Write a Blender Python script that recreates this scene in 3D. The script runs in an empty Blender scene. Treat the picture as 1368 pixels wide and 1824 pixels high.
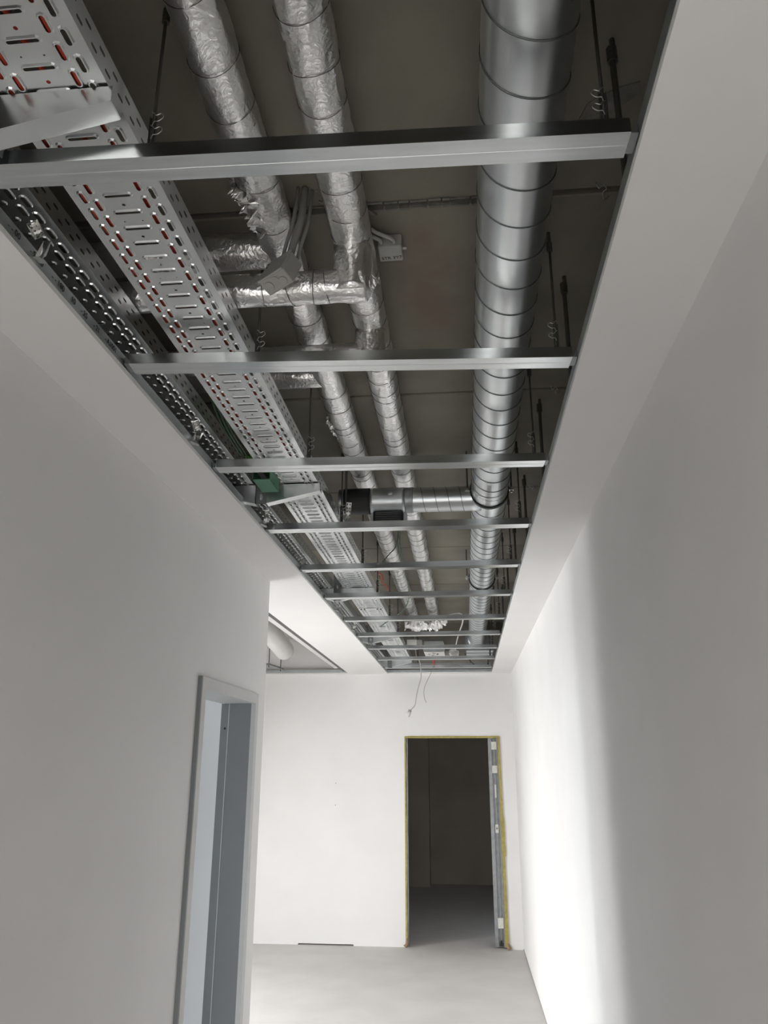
import bpy, bmesh, math, random
from mathutils import Vector, Matrix, noise
from mathutils.geometry import delaunay_2d_cdt
random.seed(7)
SC = bpy.context.scene
COL = SC.collection
EYE = 1.848                       # camera height; the suspended ceiling is 1 m above it
CEIL = EYE + 1.0
SLAB = EYE + 1.42
BACK = 9.28

# ------------------------------------------------------------------ camera
def cam_matrix(yaw, pitch, roll):
    R = Matrix.Rotation(yaw, 3, 'Z') @ Matrix.Rotation(pitch, 3, 'X') @ Matrix.Rotation(roll, 3, 'Y')
    r, f, u = R.col[0], R.col[1], R.col[2]
    M = Matrix((r, u, -f)).transposed().to_4x4()
    M.translation = Vector((0, 0, EYE))
    return M
cam = bpy.data.cameras.new('camera'); co = bpy.data.objects.new('camera', cam); COL.objects.link(co)
cam.sensor_fit = 'HORIZONTAL'; cam.sensor_width = 36.0; cam.lens = 36.0 * 1396.07 / 1368.0
cam.clip_start = 0.02
co.matrix_world = cam_matrix(math.radians(5.738), math.radians(17.806), math.radians(-0.111))
SC.camera = co

# ------------------------------------------------------------------ world, lights, exposure
SC.view_settings.view_transform = 'Standard'
SC.view_settings.look = 'None'
SC.view_settings.gamma = 1.0
SC.view_settings.use_curve_mapping = False
SC.view_settings.exposure = 1.08
w = bpy.data.worlds.new('sky'); SC.world = w; w.use_nodes = True
bg = w.node_tree.nodes['Background']; bg.inputs[0].default_value = (0.75, 0.86, 1.0, 1); bg.inputs[1].default_value = 1.2
def area_light(name, loc, rot, sx, sy, power, color=(1, 1, 1), spread=180):
    l = bpy.data.lights.new(name, 'AREA'); l.shape = 'RECTANGLE'; l.size = sx; l.size_y = sy
    l.energy = power; l.color = color; l.spread = math.radians(spread)
    o = bpy.data.objects.new(name, l); COL.objects.link(o); o.location = loc; o.rotation_euler = rot
    return o
EAST = (0, math.radians(-66), 0)       # an area lamp shining towards +X and, like skylight through a window, downwards
# daylight through the windows of the room on the left and of the room behind the left door
area_light('daylight_or_fill', (-4.42, 5.16, 1.20), EAST, 1.9, 0.40, 20, (0.99, 0.995, 1.0), 140)
area_light('daylight_or_fill', (-4.42, 6.42, 1.20), EAST, 1.9, 0.56, 52, (0.99, 0.995, 1.0), 140)
area_light('daylight_or_fill', (-4.42, 2.6, 1.35), EAST, 1.9, 1.3, 19, (0.84, 0.92, 1.0), 160)
# added fill lamp behind the camera, unseen, to brighten the near corridor
area_light('daylight_or_fill', (-0.3, -4.0, 1.5), (math.radians(38), 0, 0), 1.2, 1.6, 47, (1.0, 0.99, 0.98), 110)

# ------------------------------------------------------------------ materials
def mat(name, color, rough=0.6, metal=0.0, var=0.0, scale=8.0, bump=0.0, bscale=40.0, color2=None, stretch=None, spec=None):
    m = bpy.data.materials.new(name); m.use_nodes = True
    nt = m.node_tree; b = nt.nodes['Principled BSDF']
    b.inputs['Base Color'].default_value = (*color, 1); b.inputs['Roughness'].default_value = rough
    b.inputs['Metallic'].default_value = metal
    if spec is not None: b.inputs['Specular IOR Level'].default_value = spec
    tc = nt.nodes.new('ShaderNodeTexCoord'); mp = nt.nodes.new('ShaderNodeMapping')
    nt.links.new(tc.outputs['Object'], mp.inputs['Vector'])
    if stretch: mp.inputs['Scale'].default_value = stretch
    n = nt.nodes.new('ShaderNodeTexNoise'); n.inputs['Scale'].default_value = scale; n.inputs['Detail'].default_value = 5
    nt.links.new(mp.outputs['Vector'], n.inputs['Vector'])
    r = nt.nodes.new('ShaderNodeValToRGB')
    c2 = color2 or tuple(max(0, c * (1 - var)) for c in color)
    r.color_ramp.elements[0].color = (*c2, 1); r.color_ramp.elements[1].color = (*color, 1)
    r.color_ramp.elements[0].position = 0.35; r.color_ramp.elements[1].position = 0.65
    nt.links.new(n.outputs['Fac'], r.inputs['Fac']); nt.links.new(r.outputs['Color'], b.inputs['Base Color'])
    if bump:
        n2 = nt.nodes.new('ShaderNodeTexNoise'); n2.inputs['Scale'].default_value = bscale; n2.inputs['Detail'].default_value = 4
        nt.links.new(mp.outputs['Vector'], n2.inputs['Vector'])
        bp = nt.nodes.new('ShaderNodeBump'); bp.inputs['Strength'].default_value = bump; bp.inputs['Distance'].default_value = 0.01
        nt.links.new(n2.outputs['Fac'], bp.inputs['Height']); nt.links.new(bp.outputs['Normal'], b.inputs['Normal'])
    return m
M = {}
M['plaster'] = mat('white_plaster', (0.87, 0.86, 0.845), 0.75, var=0.03, scale=2.5, bump=0.03, bscale=90)
M['board'] = mat('plasterboard', (0.87, 0.86, 0.845), 0.75, var=0.03, scale=2.0, bump=0.02, bscale=90)
M['floor'] = mat('screed_floor', (0.65, 0.63, 0.61), 0.7, var=0.08, scale=2.6, bump=0.05, bscale=30)
M['galv'] = mat('galvanized_steel', (0.60, 0.63, 0.64), 0.38, 1.0, var=0.12, scale=14, bump=0.02, bscale=60)
M['galv_dull'] = mat('dull_galvanized_steel', (0.36, 0.375, 0.385), 0.45, 1.0, var=0.2, scale=18)
M['bar'] = mat('rolled_channel_steel', (0.70, 0.73, 0.735), 0.22, 1.0, var=0.12, scale=5, stretch=(1, 12, 12))
M['tray'] = mat('tray_steel', (0.74, 0.76, 0.765), 0.3, 1.0, var=0.08, scale=10, bump=0.02, bscale=40)
M['duct'] = mat('spiral_duct_steel', (0.72, 0.75, 0.765), 0.33, 1.0, var=0.1, scale=7, bump=0.03, bscale=12)
M['seam'] = mat('seam_shade_and_rib_steel', (0.16, 0.17, 0.17), 0.5, 0.8)  # shading of the seam grooves put in as a darker steel; also ribs
M['rubber'] = mat('black_rubber', (0.02, 0.02, 0.02), 0.6)
M['rod'] = mat('threaded_rod_steel', (0.12, 0.12, 0.115), 0.5, 0.7)
M['wire'] = mat('bright_wire', (0.62, 0.62, 0.6), 0.35, 1.0)
M['tiewire'] = mat('tie_wire', (0.16, 0.155, 0.15), 0.5, 0.8)
M['slabedge'] = mat('mortar', (0.24, 0.23, 0.20), 0.9, var=0.3, scale=40, bump=0.3)
M['red'] = mat('red_cable_sheath', (0.50, 0.06, 0.03), 0.45)
M['green'] = mat('green_yellow_sheath', (0.07, 0.22, 0.04), 0.5)
M['greenbox'] = mat('green_plastic', (0.035, 0.17, 0.09), 0.5)
M['greendark'] = mat('dark_green_sheath', (0.04, 0.085, 0.04), 0.5)
M['greycable'] = mat('grey_cable_sheath', (0.52, 0.51, 0.49), 0.5)
M['blackcable'] = mat('black_cable_sheath', (0.03, 0.03, 0.03), 0.5)
M['jb'] = mat('grey_plastic', (0.38, 0.375, 0.35), 0.5, var=0.05)
M['dimcable'] = mat('dark_grey_cable_sheath', (0.20, 0.197, 0.185), 0.5)
M['jbw'] = mat('white_plastic', (0.72, 0.71, 0.68), 0.45, var=0.05)
M['ink'] = mat('black_ink', (0.03, 0.03, 0.03), 0.6)
M['frame'] = mat('grey_primed_steel', (0.64, 0.64, 0.625), 0.45, var=0.04)
M['frame2'] = mat('shaded_or_dark_grey_steel', (0.25, 0.262, 0.27), 0.45, var=0.04)  # frame steel with its reveal and side shade painted in; also a dark box
M['foam'] = mat('yellow_foam', (0.46, 0.39, 0.13), 0.85, var=0.25, scale=25, bump=0.4, bscale=60)
M['foambrown'] = mat('brown_foam', (0.36, 0.25, 0.15), 0.9, var=0.3, scale=30, bump=0.4)
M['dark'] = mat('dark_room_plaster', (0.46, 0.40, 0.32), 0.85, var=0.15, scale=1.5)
M['sticker'] = mat('white_paper', (0.75, 0.75, 0.73), 0.6)
M['whitepipe'] = mat('white_sheet_pipe', (0.78, 0.77, 0.75), 0.4, var=0.04)
M['raw'] = mat('unpainted_block_wall', (0.36, 0.34, 0.30), 0.9, var=0.25, scale=5, bump=0.1)
M['lit_slab'] = mat('lit_formed_concrete', (0.60, 0.585, 0.55), 0.9, var=0.12, scale=3.0, bump=0.1)  # window light on the left-room slab put into a lighter concrete colour
M['strip'] = mat('grey_edge_strip', (0.42, 0.41, 0.39), 0.8)
M['winframe'] = mat('window_frame_paint', (0.75, 0.75, 0.75), 0.4)
def glass_mat():
    m = bpy.data.materials.new('window_glass'); m.use_nodes = True
    b = m.node_tree.nodes['Principled BSDF']; b.inputs['Transmission Weight'].default_value = 1.0
    b.inputs['Roughness'].default_value = 0.0; b.inputs['IOR'].default_value = 1.45
    return m
M['glass'] = glass_mat()
def foil_mat():
    m = mat('aluminium_foil', (0.95, 0.945, 0.935), 0.28, 0.9, var=0.06, scale=12)
    nt = m.node_tree; b = nt.nodes['Principled BSDF']; tc = nt.nodes['Texture Coordinate']
    n = nt.nodes.new('ShaderNodeTexNoise'); n.inputs['Scale'].default_value = 55; n.inputs['Detail'].default_value = 8; n.inputs['Distortion'].default_value = 1.2
    v = nt.nodes.new('ShaderNodeTexVoronoi'); v.inputs['Scale'].default_value = 90
    for q in (n, v): nt.links.new(tc.outputs['Object'], q.inputs['Vector'])
    mx = nt.nodes.new('ShaderNodeMath'); mx.operation = 'MULTIPLY_ADD'; mx.inputs[1].default_value = 0.35
    nt.links.new(v.outputs['Distance'], mx.inputs[0]); nt.links.new(n.outputs['Fac'], mx.inputs[2])
    bp = nt.nodes.new('ShaderNodeBump'); bp.inputs['Strength'].default_value = 0.38; bp.inputs['Distance'].default_value = 0.007
    nt.links.new(mx.outputs['Value'], bp.inputs['Height']); nt.links.new(bp.outputs['Normal'], b.inputs['Normal'])
    return m
M['foil'] = foil_mat()
def slab_mat():
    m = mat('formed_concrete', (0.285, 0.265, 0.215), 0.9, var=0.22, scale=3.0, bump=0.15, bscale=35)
    nt = m.node_tree; b = nt.nodes['Principled BSDF']; ramp = nt.nodes['Color Ramp']
    geo = nt.nodes.new('ShaderNodeNewGeometry')
    # a brown rust stain of its own shape on the near panels
    mp = nt.nodes.new('ShaderNodeMapping'); mp.inputs['Location'].default_value = (0.07 * 7, -2.15 * 1.7, 0); mp.inputs['Scale'].default_value = (7, 1.7, 0)
    nt.links.new(geo.outputs['Position'], mp.inputs['Vector'])
    g = nt.nodes.new('ShaderNodeTexGradient'); g.gradient_type = 'SPHERICAL'; nt.links.new(mp.outputs['Vector'], g.inputs['Vector'])
    n = nt.nodes.new('ShaderNodeTexNoise'); n.inputs['Scale'].default_value = 9; n.inputs['Detail'].default_value = 6
    nt.links.new(geo.outputs['Position'], n.inputs['Vector'])
    mu = nt.nodes.new('ShaderNodeMath'); mu.operation = 'MULTIPLY'; nt.links.new(g.outputs['Fac'], mu.inputs[0]); nt.links.new(n.outputs['Fac'], mu.inputs[1])
    r2 = nt.nodes.new('ShaderNodeValToRGB'); r2.color_ramp.elements[0].position = 0.12; r2.color_ramp.elements[1].position = 0.38
    nt.links.new(mu.outputs['Value'], r2.inputs['Fac'])
    mix = nt.nodes.new('ShaderNodeMixRGB'); nt.links.new(r2.outputs['Color'], mix.inputs['Fac'])
    nt.links.new(ramp.outputs['Color'], mix.inputs['Color1']); mix.inputs['Color2'].default_value = (0.235, 0.185, 0.14, 1)
    nt.links.new(mix.outputs['Color'], b.inputs['Base Color'])
    return m
M['slab'] = slab_mat()

# ------------------------------------------------------------------ mesh helpers
class MB:
    def __init__(s): s.v = []; s.f = []
    def add(s, v, f):
        o = len(s.v); s.v += [tuple(p) for p in v]; s.f += [tuple(i + o for i in q) for q in f]; return s
    def box(s, x0, x1, y0, y1, z0, z1, mtx=None):
        v = [Vector((x, y, z)) for z in (z0, z1) for y in (y0, y1) for x in (x0, x1)]
        if mtx: v = [mtx @ p for p in v]
        return s.add(v, [(0, 2, 3, 1), (4, 5, 7, 6), (0, 1, 5, 4), (2, 6, 7, 3), (0, 4, 6, 2), (1, 3, 7, 5)])
    def tube(s, pts, r, n=8, closed=False, caps=True):
        pts = [Vector(p) for p in pts]; N = len(pts); rr = r if callable(r) else (lambda i, t: r)
        def tan(i):
            a = pts[(i - 1) % N] if closed or i > 0 else pts[i]; b = pts[(i + 1) % N] if closed or i < N - 1 else pts[i]
            d = b - a; return d.normalized() if d.length > 1e-9 else Vector((0, 0, 1))
        t = tan(0); up = Vector((0, 0, 1)) if abs(t.z) < 0.9 else Vector((1, 0, 0))
        nn = (up - t * up.dot(t)).normalized(); vs = []
        for i in range(N):
            t = tan(i); nn = (nn - t * nn.dot(t)).normalized(); bb = t.cross(nn)
            for k in range(n):
                a = 2 * math.pi * k / n; vs.append(pts[i] + (nn * math.cos(a) + bb * math.sin(a)) * rr(i, a))
        fs = []
        for i in range(N if closed else N - 1):
            j = (i + 1) % N
            for k in range(n): fs.append((i * n + k, i * n + (k + 1) % n, j * n + (k + 1) % n, j * n + k))
        if caps and not closed: fs.append(tuple(range(n))[::-1]); fs.append(tuple((N - 1) * n + k for k in range(n)))
        return s.add(vs, fs)
    def cyl(s, a, b, r, n=16): return s.tube([a, b], r, n)
    def sheet(s, poly, t, a, b, axis='X'):
        """thin bent sheet: polyline of (p, q) extruded from a to b along an axis"""
        P = [Vector(p) for p in poly]; N = len(P); off = []
        for i in range(N):
            ds = []
            if i > 0: ds.append((P[i] - P[i - 1]).normalized())
            if i < N - 1: ds.append((P[i + 1] - P[i]).normalized())
            d = sum(ds, Vector((0, 0))); d.normalize(); nrm = Vector((-d.y, d.x))
            k = 1.0 / max(0.4, nrm.dot(Vector((-ds[0].y, ds[0].x)))); off.append(P[i] + nrm * t * k)
        ring = P + off[::-1]; L = len(ring)
        def P3(c, u): return (u, c.x, c.y) if axis == 'X' else ((c.x, u, c.y) if axis == 'Y' else (c.x, c.y, u))
        v = [P3(c, a) for c in ring] + [P3(c, b) for c in ring]
        f = [(i, (i + 1) % L, L + (i + 1) % L, L + i) for i in range(L)]
        for i in range(N - 1):
            f.append((i, L - 1 - i, L - 2 - i, i + 1)); f.append((L + i, L + i + 1, 2 * L - 2 - i, 2 * L - 1 - i))
        return s.add(v, f)
    def mesh(s, name, m, smooth=False):
        me = bpy.data.meshes.new(name); me.from_pydata(s.v, [], s.f)
        bm = bmesh.new(); bm.from_mesh(me); bmesh.ops.recalc_face_normals(bm, faces=bm.faces); bm.to_mesh(me); bm.free()
        me.materials.append(M[m] if isinstance(m, str) else m)
        if smooth: me.polygons.foreach_set('use_smooth', [True] * len(me.polygons))
        return me
    def build(s, name, m, parent=None, smooth=False):
        return link(name, s.mesh(name, m, smooth), parent)
def link(name, data, parent=None, loc=None, rot=None):
    o = bpy.data.objects.new(name, data); COL.objects.link(o)
    if parent: o.parent = parent
    if loc is not None: o.location = loc
    if rot is not None: o.rotation_euler = rot
    return o
def bevel(o, w=0.002, seg=2):
    m = o.modifiers.new('bevel', 'BEVEL'); m.width = w; m.segments = seg; m.limit_method = 'ANGLE'; return o
def tag(o, label, cat, group=None):
    o['label'] = label; o['category'] = cat
    if group: o['group'] = group
    return o
def thing(name, label, cat, loc=(0, 0, 0), group=None, rot=None):
    return tag(link(name, None, None, loc, rot), label, cat, group)
def struct(o): o['kind'] = 'structure'; return o
def spline(pts, n=8):
    P = [Vector(p) for p in pts]; P = [P[0] * 2 - P[1]] + P + [P[-1] * 2 - P[-2]]; out = []
    for i in range(1, len(P) - 2):
        a, b, c, d = P[i - 1:i + 3]
        for k in range(n):
            t = k / n; out.append(0.5 * ((2 * b) + (c - a) * t + (2 * a - 5 * b + 4 * c - d) * t * t + (3 * b - a - 3 * c + d) * t ** 3))
    out.append(P[-2]); return out
def text_mesh(name, body, size, m, parent, mtx, extrude=0.0003):
    c = bpy.data.curves.new(name, 'FONT'); c.body = body; c.size = size; c.extrude = extrude; c.align_x = 'CENTER'; c.align_y = 'CENTER'
    t = bpy.data.objects.new('tmp', c); COL.objects.link(t)
    me = bpy.data.meshes.new_from_object(t.evaluated_get(bpy.context.evaluated_depsgraph_get()))
    bpy.data.objects.remove(t); me.materials.clear(); me.materials.append(M[m])
    o = link(name, me, parent); o.matrix_local = mtx; return o
ORD = ['first', 'second', 'third', 'fourth', 'fifth', 'sixth', 'seventh', 'eighth', 'ninth', 'tenth', 'eleventh', 'twelfth']

# ------------------------------------------------------------------ the setting
HOLE = (-0.884, 0.323)            # left and right edge of the ceiling opening
struct(MB().box(-4.8, 1.5, -4.8, 14.2, -0.15, 0).build('floor', 'floor'))
struct(MB().box(0.544, 0.70, -4.75, BACK, 0, SLAB + 0.1).build('wall_right', 'plaster'))
DX0, DX1, DZ = -0.688, 0.378, 2.144   # rough opening in the end wall
b = MB()
b.box(-4.5, -1.85, BACK, BACK + 0.14, 0.0, SLAB + 0.1).box(-1.85, -1.25, BACK, BACK + 0.14, 0.014, SLAB + 0.1)
b.box(-1.25, DX0, BACK, BACK + 0.14, 0, SLAB + 0.1).box(DX1, 0.70, BACK, BACK + 0.14, 0, SLAB + 0.1).box(DX0, DX1, BACK, BACK + 0.14, DZ, SLAB + 0.1)
wb = struct(b.build('wall_back', 'plaster'))
for z in (1.638, 1.405):
    MB().cyl((-1.474, BACK - 0.002, z), (-1.474, BACK + 0.01, z), 0.006, 10).build('wall_plug', 'strip', wb)
FY0, FY1, FZ = 3.222, 4.139, 2.195    # outer edge of the steel door frame in the left wall
b = MB()
b.box(-1.245, -1.095, -4.75, FY0 + 0.03, 0, SLAB + 0.1).box(-1.245, -1.095, FY1 - 0.03, 4.338, 0, SLAB + 0.1).box(-1.245, -1.095, FY0 + 0.03, FY1 - 0.03, FZ - 0.03, SLAB + 0.1)
struct(b.build('wall_left', 'plaster'))
struct(MB().box(-4.5, -1.245, 4.2, 4.338, 0, SLAB + 0.1).build('wall_partition', 'plaster'))
struct(MB().box(-4.5, -1.245, 0.3, 0.44, 0, SLAB + 0.1).build('wall_side_room', 'plaster'))
b = MB().box(-1.245, -1.0, -4.75, -4.6, 0, SLAB + 0.1).box(0.4, 0.70, -4.75, -4.6, 0, SLAB + 0.1).box(-1.0, 0.4, -4.75, -4.6, 2.4, SLAB + 0.1).box(-1.0, 0.4, -4.75, -4.6, 0, 0.5)
struct(b.build('wall_rear', 'plaster'))
wn = struct(link('window_4', None, None, (0, 0, 0)))  # added window behind the fill lamp, unseen, no known opening here
MB().box(-1.0, -0.94, -4.70, -4.64, 0.5, 2.4).box(0.34, 0.4, -4.70, -4.64, 0.5, 2.4).box(-0.94, 0.34, -4.70, -4.64, 0.5, 0.56).box(-0.94, 0.34, -4.70, -4.64, 2.34, 2.4).build('window_frame', 'winframe', wn)
MB().box(-0.94, 0.34, -4.68, -4.67, 0.56, 2.34).build('pane', 'glass', wn)
WX = -4.5
WIN = [(4.90, 5.42, 0.2, 2.3), (6.08, 6.76, 0.2, 2.3), (1.95, 3.25, 0.4, 2.3)]
b = MB(); ys = [0.3, 1.95, 3.25, 4.90, 5.42, 6.08, 6.76, BACK + 0.14]
for i in range(0, 7, 2): b.box(WX - 0.2, WX, ys[i], ys[i + 1], 0, SLAB + 0.1)
for y0, y1, z0, z1 in WIN: b.box(WX - 0.2, WX, y0, y1, 0, z0).box(WX - 0.2, WX, y0, y1, z1, SLAB + 0.1)
struct(b.build('wall_window_side', 'plaster'))
for i, (y0, y1, z0, z1) in enumerate(WIN):
    wn = struct(link('window_%d' % (i + 1), None, None, (0, 0, 0)))
    f = MB(); t = 0.06; a, c = WX - 0.12, WX - 0.06
    f.box(a, c, y0, y0 + t, z0, z1).box(a, c, y1 - t, y1, z0, z1).box(a, c, y0 + t, y1 - t, z0, z0 + t).box(a, c, y0 + t, y1 - t, z1 - t, z1)
    f.build('window_frame', 'winframe', wn)
    MB().box(a + 0.02, a + 0.03, y0 + t, y1 - t, z0 + t, z1 - t).build('pane', 'glass', wn)
for nm, bx in (('wall_back_upper', (-1.1, 0.54, BACK - 0.012, BACK)), ('wall_right_upper', (0.532, 0.544, -4.6, BACK - 0.012)), ('wall_left_upper', (-1.095, -1.083, -4.6, 4.338))):
    struct(MB().box(*bx, CEIL + 0.0126, SLAB + 0.04).build(nm, 'raw'))
# suspended plasterboard ceiling with the long opening and a second opening in the room on the left
T = 0.0125; b = MB(); H2 = (-3.0, -1.335, 4.95, 9.2)
b.box(-1.095, HOLE[0], -4.6, BACK, CEIL, CEIL + T).box(HOLE[1], 0.544, -4.6, BACK, CEIL, CEIL + T)
b.box(HOLE[0], HOLE[1], 9.235, BACK, CEIL, CEIL + T).box(HOLE[0], HOLE[1], -4.6, 0.72, CEIL, CEIL + T)  # unseen near board, added to keep light from behind out of the void
b.box(H2[1], -1.095, 4.338, BACK, CEIL, CEIL + T).box(-4.5, H2[0], 4.338, BACK, CEIL, CEIL + T)
b.box(H2[0], H2[1], 4.338, H2[2], CEIL, CEIL + T).box(H2[0], H2[1], H2[3], BACK, CEIL, CEIL + T)
b.box(-4.5, -1.245, 0.44, 4.2, CEIL, CEIL + T)
struct(b.build('ceiling', 'board'))
# the concrete slab above: panels with recessed joints
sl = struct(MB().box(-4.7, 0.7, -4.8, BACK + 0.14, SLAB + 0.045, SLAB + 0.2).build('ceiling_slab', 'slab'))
joints = [-0.6, 0.57, 1.735, 2.87, 4.035, 5.227, 6.40, 7.57, BACK]
for i in range(len(joints) - 1):
    g0 = 0.012 if i == 2 else 0.006
    g1 = 0.012 if i == 1 else 0.006
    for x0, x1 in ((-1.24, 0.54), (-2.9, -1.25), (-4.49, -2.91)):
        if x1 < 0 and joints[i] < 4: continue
        bevel(MB().box(x0, x1, joints[i] + g0, joints[i + 1] - g1, SLAB + random.uniform(0, 0.003), SLAB + 0.06).build('slab_panel', 'slab' if x1 > 0 else 'lit_slab', sl), 0.004, 1)
b = MB(); x = -0.42
while x < 0.06:
    d = random.uniform(0.02, 0.06); k = random.uniform(0.002, 0.006)
    for yy in (1.722, 1.749): b.box(x, x + d * 0.9, yy - k, yy + k * random.uniform(0.3, 1), SLAB - 0.004, SLAB + 0.02)
    x += d
b.build('mortar_strip', 'slabedge', sl)
bm = MB()
pts = [(0.30, 1.49), (0.315, 1.44), (0.34, 1.42), (0.38, 1.40), (0.42, 1.39), (0.43, 1.42), (0.385, 1.46), (0.33, 1.51)]
bm.add([(x, y, SLAB - 0.003) for x, y in pts] + [(x, y, SLAB + 0.01) for x, y in pts], [tuple(range(8)), tuple(range(8, 16))] + [(i, (i + 1) % 8, 8 + (i + 1) % 8, 8 + i) for i in range(8)])
bm.build('mortar_patch', 'slabedge', sl)
# downstand beam where the slab darkens at the far end
struct(MB().box(-1.2, 0.544, 8.35, 8.6, SLAB - 0.09, SLAB + 0.05).build('ceiling_beam', 'slab'))
# unlit room behind the end doorway
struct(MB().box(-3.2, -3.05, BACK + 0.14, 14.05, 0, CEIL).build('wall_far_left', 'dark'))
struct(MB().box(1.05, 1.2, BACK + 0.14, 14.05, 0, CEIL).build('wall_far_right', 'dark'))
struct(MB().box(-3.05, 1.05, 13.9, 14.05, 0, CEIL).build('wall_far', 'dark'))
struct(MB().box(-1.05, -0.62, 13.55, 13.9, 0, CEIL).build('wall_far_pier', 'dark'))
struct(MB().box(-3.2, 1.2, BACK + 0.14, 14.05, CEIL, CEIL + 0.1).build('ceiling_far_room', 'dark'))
struct(MB().box(0.538, 0.544, 4.0, BACK, 0, 0.01).build('baseboard_right', 'strip'))
# edge rails round the opening
tl = struct(MB().sheet([(HOLE[0] - 0.02, CEIL + 0.044), (HOLE[0] + 0.001, CEIL + 0.044), (HOLE[0] + 0.001, CEIL + T), (HOLE[0] - 0.02, CEIL + T)], -0.0008, 0.72, 9.235, 'Y').build('trim_1', 'galv'))
struct(MB().sheet([(HOLE[1] + 0.02, CEIL + 0.044), (HOLE[1] - 0.001, CEIL + 0.044), (HOLE[1] - 0.001, CEIL + T), (HOLE[1] + 0.02, CEIL + T)], 0.0008, 0.72, 9.235, 'Y').build('trim_2', 'galv'))
struct(MB().sheet([(9.26, CEIL + 0.044), (9.234, CEIL + 0.044), (9.234, CEIL + T), (9.26, CEIL + T)], 0.0008, HOLE[0], HOLE[1], 'X').build('trim_3', 'galv'))
# print on the left rail, running along the corridor
FACE = Matrix(((0, 0, 1, 0), (1, 0, 0, 0), (0, 1, 0, 0), (0, 0, 0, 1)))   # text x -> +Y, text y -> +Z, facing +X
y = 1.16
for s in ['- A5', '- - 00', '- 5800', '- - 180', '10', '- 25', '- 21', '- A1001', '- 180']:
    wdt = 0.011 * len(s); 
    text_mesh('rail_print', s, 0.021, 'ink', tl, Matrix.Translation((HOLE[0] + 0.0022, y + wdt / 2, CEIL + 0.028)) @ FACE); y += wdt + 0.022

# left door frame
d1 = struct(link('door_1', None, None, (0, 0, 0)))
P = 0.018; FW = 0.05
MB().box(-1.1, -1.095 + P, FY0, FY0 + FW, 0, FZ).box(-1.245, -1.1, FY0 + 0.03, FY0 + FW, 0, FZ - 0.03).build('frame_post', 'frame', d1)
MB().box(-1.1, -1.095 + P - 0.002, FY0 - 0.011, FY0 - 0.0005, 0, FZ).build('frame_side_shade', 'frame2', d1)  # shaded side of the frame, drawn as a separate dark strip
MB().box(-1.1, -1.095 + P, FY1 - FW, FY1, 0, FZ).build('frame_post', 'frame', d1)
MB().box(-1.1, -1.095 + P, FY0 + FW, FY1 - FW, FZ - FW, FZ).box(-1.26, -1.1, FY0 + FW, FY1 - FW, FZ - FW, FZ - 0.03).build('frame_head', 'frame', d1)
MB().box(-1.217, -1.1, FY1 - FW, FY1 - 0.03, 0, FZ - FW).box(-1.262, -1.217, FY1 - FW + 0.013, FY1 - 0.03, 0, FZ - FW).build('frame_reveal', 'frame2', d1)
MB().cyl((-1.238, FY1 - FW + 0.0125, 2.02), (-1.238, FY1 - FW + 0.02, 2.02), 0.006, 10).build('latch_hole', 'ink', d1)
MB().box(-1.219, -1.215, FY1 - FW - 0.001, FY1 - FW + 0.012, 0, FZ - FW).build('rebate_edge', 'frame', d1)

# end doorway: foam round the opening and the steel stud standing in it
d2 = struct(link('door_2', None, None, (0, 0, 0)))
def foam_strip(p0, p1, w0, w1, side, n=46, amp=0.35, name='foam_strip', m='foam', y0=BACK - 0.012):
    v = []; f = []
    p0 = Vector(p0); p1 = Vector(p1); sd = Vector(side)
    for i in range(n + 1):
        t = i / n; c = p0.lerp(p1, t); wd = (w0 + (w1 - w0) * t) * (1 + amp * noise.noise((t * 7, w0 * 90, 1.3)) + 0.5 * amp * noise.noise((t * 23, w1 * 70, 4)))
        k = y0 + 0.004 * noise.noise((t * 15, 3, w0))
        for yy in (k, BACK + 0.06):
            for e in (c - sd * 0.004, c + sd * wd): v.append((e.x, yy, e.z))
    for i in range(n):
        a = i * 4; f += [(a, a + 1, a + 5, a + 4), (a + 1, a + 3, a + 7, a + 5), (a + 2, a, a + 4, a + 6), (a + 3, a + 2, a + 6, a + 7)]
    return MB().add(v, f + [(0, 1, 3, 2), (n * 4, n * 4 + 2, n * 4 + 3, n * 4 + 1)]).build(name, m, d2)
foam_strip((DX0, 0, DZ), (DX0, 0, 0.04), 0.012, 0.014, (1, 0, 0))
foam_strip((DX0, 0, DZ), (DX1, 0, DZ), 0.018, 0.018, (0, 0, -1), amp=0.1)
foam_strip((DX1, 0, DZ), (DX1 + 0.012, 0, 0.02), 0.018, 0.034, (-1, 0, 0), amp=0.25)
foam_strip((DX1, 0, 1.55), (DX1 + 0.014, 0, 0.9), 0.007, 0.009, (1, 0, 0), amp=0.9)
MB().tube([(DX0 - 0.01, BACK - 0.015, 0.005), (DX0 + 0.01, BACK - 0.01, 0.03), (DX0 + 0.012, BACK, 0.1)], lambda i, a: (0.024, 0.018, 0.01)[i], 8).build('foam_blob', 'foambrown', d2)
MB().tube([(DX1 + 0.02, BACK - 0.015, 0.006), (DX1 + 0.01, BACK - 0.01, 0.03), (DX1, BACK, 0.07)], lambda i, a: (0.024, 0.018, 0.01)[i], 8).build('foam_blob', 'foambrown', d2)
MB().box(DX0 + 0.014, DX0 + 0.03, BACK + 0.02, BACK + 0.13, 0, DZ - 0.02).build('door_stud', 'galv_dull', d2)
SX = 0.252
st = MB().sheet([(SX, BACK + 0.10), (SX, BACK + 0.05), (SX + 0.036, BACK + 0.05), (SX + 0.042, BACK + 0.064), (SX + 0.054, BACK + 0.064), (SX + 0.058, BACK + 0.054), (SX + 0.070, BACK + 0.054), (SX + 0.074, BACK + 0.064), (SX + 0.086, BACK + 0.064), (SX + 0.09, BACK + 0.05), (SX + 0.112, BACK + 0.05), (SX + 0.112, BACK + 0.10)], -0.002, 0.01, DZ - 0.02, 'Z').build('door_stud', 'galv_dull', d2)
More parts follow.
